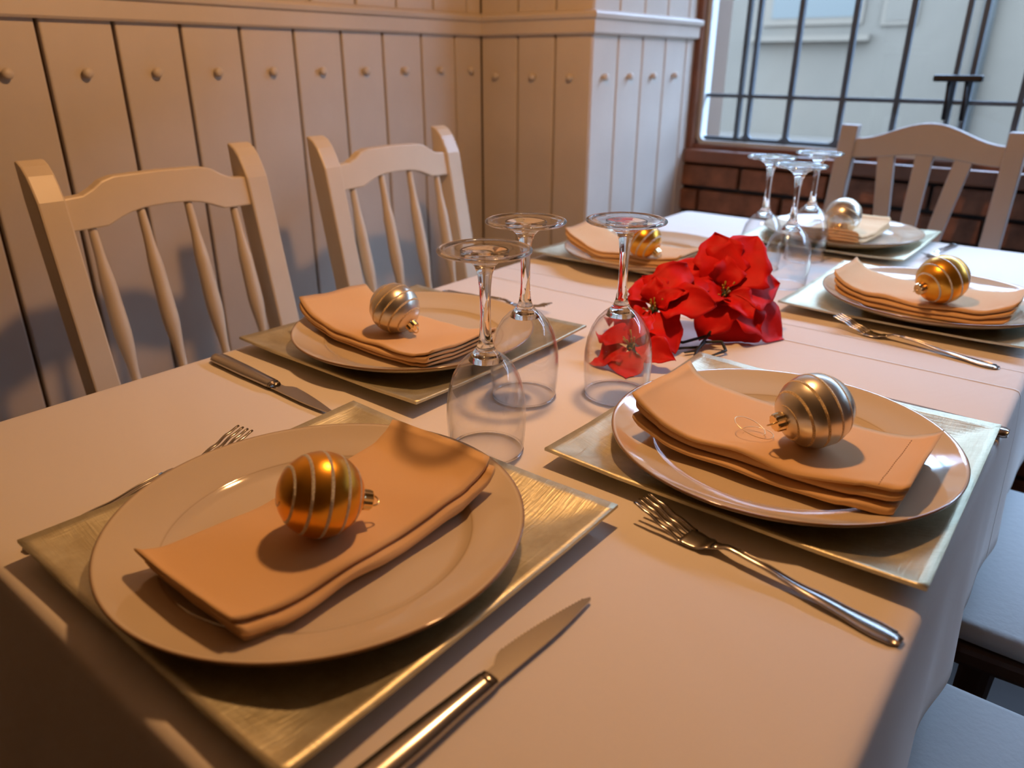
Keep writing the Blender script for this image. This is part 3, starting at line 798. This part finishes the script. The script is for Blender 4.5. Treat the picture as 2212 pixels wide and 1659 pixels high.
# ------------------------------------------------------------------ place settings
MZ = T + 0.0004
settings = [
 # key, mat centre, plate centre, words
 ('near', (-0.4165, 0.298), (-0.4153, 0.2889), 'at the near end of the table'),
 ('right1', (-0.198, 0.661), (-0.1949, 0.6452), 'at the near right place'),
 ('left1', (-0.684, 0.658), (-0.6782, 0.6482), 'at the near left place by the first chair'),
 ('left2', (-0.690, 1.285), (-0.6640, 1.2400), 'at the far left place by the pier'),
 ('right2', (-0.203, 1.258), (-0.1850, 1.2450), 'at the far right place'),
 ('far', (-0.442, 1.655), (-0.4400, 1.6560), 'at the far end before the arched chair'),
]
for key, mc, pc, words in settings:
    o = link('square_charger', MATM, None, None, (mc[0], mc[1], MZ)); tag(o, 'square champagne metal charger under the plate ' + words, 'charger', 'square metal chargers on the table')
    o = link('dinner_plate', PLATE, None, None, (pc[0], pc[1], MZ + 0.0036)); tag(o, 'round beige glazed dinner plate ' + words, 'plate', 'beige dinner plates on the chargers')
PZ0 = MZ + 0.0036
nz = {}
def nap(key, *a, **k):
    nz[key] = napkin(key, *a, **k)
nap('near', 'folded peach napkin under the gold bauble at the near end', (-0.4040, 0.2925, PZ0), PI / 2, 1, 0.001, 0.006)
nap('right1', 'folded peach napkin under the silver bauble at the near right place', (-0.1905, 0.630, PZ0), PI, 2, 0.000, 0.010, layers=5)
nap('left1', 'folded peach napkin under the silver bauble by the first wall chair', (-0.690, 0.625, PZ0), 0.0, 3, 0.012, 0.0)
nap('left2', 'folded peach napkin under the gold bauble by the pier', (-0.685, 1.225, PZ0), 0.0, 4, 0.016, 0.003)
nap('right2', 'folded peach napkin under the gold bauble at the far right place', (-0.190, 1.225, PZ0), PI, 5, 0.006, 0.008, layers=6, gap=0.0036)
nap('far', 'folded peach napkin under the silver bauble before the arched chair', (-0.430, 1.625, PZ0), -PI / 2, 6, 0.0, 0.0)
def ball(key, name, label, xy, r, cd, gold, dz=0.0):
    nk = nz[key]; mw = Matrix.Translation(nk.location) @ nk.rotation_euler.to_matrix().to_4x4(); z = 0
    for v in nk.data.vertices:
        p = mw @ v.co; d2 = (p.x - xy[0]) ** 2 + (p.y - xy[1]) ** 2
        if d2 < r * r: z = max(z, p.z + math.sqrt(r * r - d2))
    bauble(name, label, (xy[0], xy[1], z + 0.0001), r, cd, gold)
    return z - r
ball('near', 'christmas_bauble', 'satin gold bauble with silver glitter spiral at the near end of the table', (-0.397, 0.279), 0.0312, (0.88, -0.10, -0.46), True)
z_top = ball('right1', 'christmas_bauble', 'satin silver bauble on the napkin at the near right place', (-0.162, 0.624), 0.0325, (-0.93, -0.30, 0.22), False)
ball('left1', 'christmas_bauble', 'satin silver bauble on the napkin by the first wall chair', (-0.678, 0.616), 0.0312, (0.66, -0.68, 0.25), False)
ball('left2', 'christmas_bauble', 'satin gold bauble on the napkin by the pier', (-0.640, 1.176), 0.0312, (0.66, -0.66, 0.30), True)
ball('right2', 'christmas_bauble', 'satin gold bauble on the napkin at the far right place', (-0.168, 1.180), 0.034, (-0.90, -0.38, 0.2), True)
ball('far', 'christmas_bauble', 'satin silver bauble on the napkin before the arched chair', (-0.412, 1.545), 0.0335, (-0.35, -0.75, 0.55), False)
# thread loop lying by the silver bauble on the near right napkin
v, f = [], []
lp = []
for k in range(40):
    a = 2 * PI * k / 26
    lp.append((-0.214 + 0.016 * math.cos(a) + 0.0003 * k, 0.612 + 0.013 * math.sin(a), z_top + 0.0015 + 0.009 * max(0, math.sin(a * 0.5)) ** 2))
v, f = sweep(lp, 0.00035, 5)
tag(pyd('thread_loop', v, f, M['wire'], smooth=True), 'thin gold hanging thread beside the silver bauble on the near right napkin', 'thread')

knife('serrated steel knife with long handle at the bottom of the near charger', (-0.220, 0.364), (-0.2315, 0.139), 1)
knife('dark serrated steel knife beside the near left charger', (-0.595, 0.444), (-0.836, 0.456), 1)
knife('steel knife mostly hidden behind the near right plate, only its handle end showing', (-0.262, 0.846), (-0.030, 0.836), 1)
fork('steel fork lying in front of the near right charger', (-0.247, 0.482), (-0.040, 0.455))
fork('steel fork lying in front of the far right charger', (-0.274, 1.085), (-0.066, 1.043))
fork('steel fork half hidden behind the near end plate', (-0.611, 0.352), (-0.586, 0.142))
fork('steel fork behind the near left plate, tines by the wine glasses', (-0.622, 0.868), (-0.826, 0.858))
fork('steel fork beside the far end charger', (-0.262, 1.585), (-0.245, 1.775))

# ------------------------------------------------------------------ wine glasses standing on their rims
def glass_meshes():
    n = 56
    out = [(0.0352, 0.0), (0.0362, 0.010), (0.0372, 0.022), (0.0378, 0.036), (0.0372, 0.050), (0.0350, 0.064), (0.0310, 0.077), (0.0250, 0.0875), (0.0178, 0.0950), (0.0118, 0.0995)]
    inn = [(0.0340, 0.0), (0.0350, 0.010), (0.0360, 0.022), (0.0366, 0.036), (0.0360, 0.050), (0.0338, 0.0635), (0.0297, 0.0755), (0.0235, 0.0855), (0.0160, 0.0920)]
    bowl = inn[::-1] + [(0.0343, -0.0004), (0.0349, -0.0004)] + out
    # solid base of the bowl, stem
    stem = [(0.0, 0.0968), (0.008, 0.0955), (0.0160, 0.0920)]
    st_out = [(0.0118, 0.0995), (0.0088, 0.1035), (0.0068, 0.1090), (0.0055, 0.1180), (0.0048, 0.1300), (0.0048, 0.1450), (0.0053, 0.1600), (0.0066, 0.1720), (0.0092, 0.1800), (0.0140, 0.1848), (0.0205, 0.1880), (0.0215, 0.1886), (0.0215, 0.1938), (0.0205, 0.1940), (0.0100, 0.1930), (0.0, 0.1928)]
    disc = [(0.0214, 0.1885), (0.0310, 0.1906), (0.0385, 0.1919), (0.0385, 0.1956), (0.0300, 0.1950), (0.0214, 0.1939)]
    rim = [(0.0385 + 0.0036 * math.cos(2 * PI * k / 12), 0.1938 + 0.0021 * math.sin(2 * PI * k / 12)) for k in range(12)]
    res = {}
    for nm, prof, mt, cl in (('bowl', bowl, M['bowl'], False), ('stem', stem + [(0.0140, 0.0970)] + st_out, M['glass'], False), ('foot', disc, M['bowl'], False), ('foot_rim', rim, M['glass'], True), ('lip', [(0.0347 + 0.0011 * math.cos(2 * PI * k / 10), 0.0003 + 0.0011 * math.sin(2 * PI * k / 10)) for k in range(10)], M['glass'], True)):
        v, f = lathe(prof, n, cl); me = bpy.data.meshes.new(nm); me.from_pydata(v, [], f); me.materials.append(mt)
        for p in me.polygons: p.use_smooth = True
        bm = bmesh.new(); bm.from_mesh(me); bmesh.ops.recalc_face_normals(bm, faces=bm.faces); bm.to_mesh(me); bm.free()
        res[nm] = me
    return res
GM = glass_meshes()
for (x, y), words in (((-0.4205, 0.490), 'upside-down wine glass nearest the camera, behind the near end plate'),
                      ((-0.4715, 0.6150), 'upside-down wine glass between the near left plate and the two other near glasses'),
                      ((-0.3935, 0.6840), 'upside-down wine glass just in front of the red poinsettia'),
                      ((-0.4900, 1.3390), 'upside-down wine glass of the far trio, on the left'),
                      ((-0.4110, 1.2530), 'upside-down wine glass of the far trio, nearest the camera'),
                      ((-0.4470, 1.4560), 'upside-down wine glass of the far trio, nearest the far end plate')):
    t = empty('wine_glass', words, 'glass', (x, y, T + 0.0012), random.uniform(0, 1), 'upturned wine glasses on the table')
    for nm in ('bowl', 'stem', 'foot'): pt = link(nm, GM[nm], None, t)
    link('foot_rim', GM['foot_rim'], None, pt)
    link('lip', GM['lip'], None, t.children[0])

# ------------------------------------------------------------------ red poinsettia spray
def petal(name, parent, L, W, droop, cup, seed, M_, az, tilt, twist=0.0, root=0.006):
    rr = random.Random(seed); nu, nv = 14, 8; v, f = [], []
    lob = [rr.uniform(-1, 1) for _ in range(8)]
    for i in range(nu + 1):
        u = i / nu
        wd = W / 2 * (max(0.0, math.sin(PI * min(1, u ** 0.74))) ** 0.80) * 1.08 * (1.0 + 0.10 * math.sin(u * 9 + lob[0] * 3)) * (0.35 + 0.65 * min(1, u * 4))
        if u > 0.92: wd *= (1 - u) / 0.08
        for j in range(nv + 1):
            s = -1 + 2 * j / nv
            jag = 1 + (0.13 * math.sin(u * 17 + lob[1] * 4 + (3 if s > 0 else 0)) if abs(s) > 0.9 else 0)
            x = root + L * u; y = wd * s * jag
            z = -droop * L * u ** 2 + cup * wd * (abs(s) ** 1.5) + 0.004 * math.sin(u * 7 + lob[2] * 3) * s + 0.0035 * noise.noise(Vector((u * 4, s * 2, seed))) + 0.16 * L * math.sin(PI * min(u * 1.1, 1)) * 0.5
            y += 0.010 * twist * u * u
            z += twist * 0.012 * s * u
            v.append((x, y, z))
    for i in range(nu):
        for j in range(nv):
            a = i * (nv + 1) + j; f.append((a, a + nv + 1, a + nv + 2, a + 1))
    o = pyd(name, v, f, M_, parent, None, None, smooth=True)
    o.matrix_basis = Matrix.Rotation(az, 4, 'Z') @ Matrix.Rotation(-tilt, 4, 'Y')
    m = o.modifiers.new('thickness', 'SOLIDIFY'); m.thickness = 0.0006; m.offset = 0
    return o
fl = empty('poinsettia_spray', 'red fabric poinsettia spray lying in the middle of the table', 'flower', (-0.40, 0.90, T))
def bloom(centre, normal, roll, petals, seed):
    c = Vector(centre) - Vector((-0.40, 0.90, T)); nrm = Vector(normal).normalized()
    q = Vector((0, 0, 1)).rotation_difference(nrm).to_matrix().to_4x4()
    # the flower eye carries the petals
    v, f = lathe([(0, 0.004), (0.005, 0.003), (0.007, 0.0), (0.005, -0.006), (0.002, -0.014), (0, -0.014)], 10)
    b = pyd('bloom', v, f, M['leaf'], fl, smooth=True)
    b.matrix_basis = Matrix.Translation(c) @ q @ Matrix.Rotation(roll, 4, 'Z')
    for k, (az, L, W, tilt, droop, cup, tw) in enumerate(petals):
        petal('petal', b, L, W, droop, cup, seed + k, M['petal'], math.radians(az), math.radians(tilt), tw)
    rr = random.Random(seed)
    for k in range(9):
        a = k * 2.4; r0 = 0.0012 * (k % 4) + 0.001
        tip = (r0 * 3.2 * math.cos(a), r0 * 3.2 * math.sin(a), 0.011 + 0.004 * rr.random())
        v, f = sweep([(r0 * math.cos(a), r0 * math.sin(a), 0.0), (tip[0] * .7, tip[1] * .7, 0.007), tip], [0.0007, 0.0007, 0.0013], 6)
        pyd('stamen', v, f, M['stamen'], b, smooth=True)
    return b
bloom((-0.447, 0.862, T + 0.045), (0.10, -0.50, 0.80), 0.0, [
  (80, .075, .058, 12, .10, .25, 0.5), (135, .062, .050, 8, .25, .2, -.4), (190, .070, .050, -12, .30, .2, .6), (232, .072, .046, -30, .25, .25, -.6),
  (275, .078, .050, -28, .20, .35, .8), (322, .066, .048, 0, .2, .25, -.3), (20, .074, .056, 14, .15, .25, .4),
  (110, .040, .030, 32, .1, .3, .2), (40, .042, .032, 30, .1, .3, .1), (250, .036, .026, 14, .2, .3, 0.2)], 11)
bloom((-0.388, 0.948, T + 0.058), (0.34, -0.52, 0.78), 0.3, [
  (75, .090, .082, 17, .05, .12, .3), (118, .082, .070, 20, .10, .15, -.4), (30, .074, .070, 4, .15, .2, .4), (345, .100, .074, -14, .18, .2, -.4),
  (300, .100, .070, -24, .15, .22, .5), (262, .070, .058, 4, .25, .22, -.3), (160, .074, .056, 22, .35, .2, .5), (205, .070, .060, 14, .30, .25, -.3),
  (100, .046, .040, 34, .1, .3, .2), (325, .050, .042, 16, .15, .3, -.2), (230, .046, .038, 30, .2, .3, .2)], 41)
# extra hanging petals low at the front left
bloom((-0.428, 0.776, T + 0.022), (-0.05, -0.35, 0.6), 1.0, [
  (170, .058, .040, -2, .2, .25, .5), (235, .062, .036, -6, .2, .3, -.5), (110, .050, .036, 10, .2, .25, .4), (300, .052, .034, -4, .15, .25, .3), (30, .046, .034, 14, .2, .2, 0)], 71)
for pts in ([(0.020, 0.045, 0.045), (0.018, 0.005, 0.018), (0.022, -0.045, 0.004), (0.030, -0.066, 0.003)],
            [(-0.045, -0.035, 0.034), (-0.028, -0.046, 0.012), (0.0, -0.040, 0.010), (0.020, 0.0, 0.014)],
            [(-0.030, -0.120, 0.015), (-0.020, -0.080, 0.006), (0.005, -0.045, 0.005), (0.022, -0.03, 0.006)],
            [(0.022, -0.02, 0.010), (0.040, -0.010, 0.012), (0.052, -0.022, 0.006), (0.044, -0.044, 0.003)],
            [(0.022, -0.02, 0.010), (0.020, -0.045, 0.004), (0.012, -0.058, 0.003)]):
    P = [Vector(p) for p in pts]; sm = []
    for i in range(len(P) - 1):
        for k in range(5): sm.append(P[i].lerp(P[i + 1], k / 5))
    sm.append(P[-1])
    v, f = sweep(sm, 0.0020, 8); pyd('stem', v, f, M['stem'], fl, smooth=True)
for k, (x, y, z, az, tl, L) in enumerate([(-0.075, 0.02, 0.030, 2.6, -0.15, .06), (0.005, 0.085, 0.03, 1.9, 0.1, .07)]):
    o = petal('leaf', fl, L, 0.035, 0.1, 0.15, 90 + k, M['leaf'], az, tl)
    o.matrix_basis = Matrix.Translation((x, y, z)) @ o.matrix_basis

# petals that reach the cloth rest on it
for b in fl.children:
    for o in [b] + list(b.children):
        mw = Matrix.Translation(fl.location) @ b.matrix_basis @ (o.matrix_basis if o is not b else Matrix.Identity(4)); iv = mw.inverted()
        for v in o.data.vertices:
            p = mw @ v.co
            if p.z < T + 0.004:
                p.z = T + 0.0012 + 0.0028 * math.exp((p.z - T - 0.004) / 0.012); v.co = iv @ p
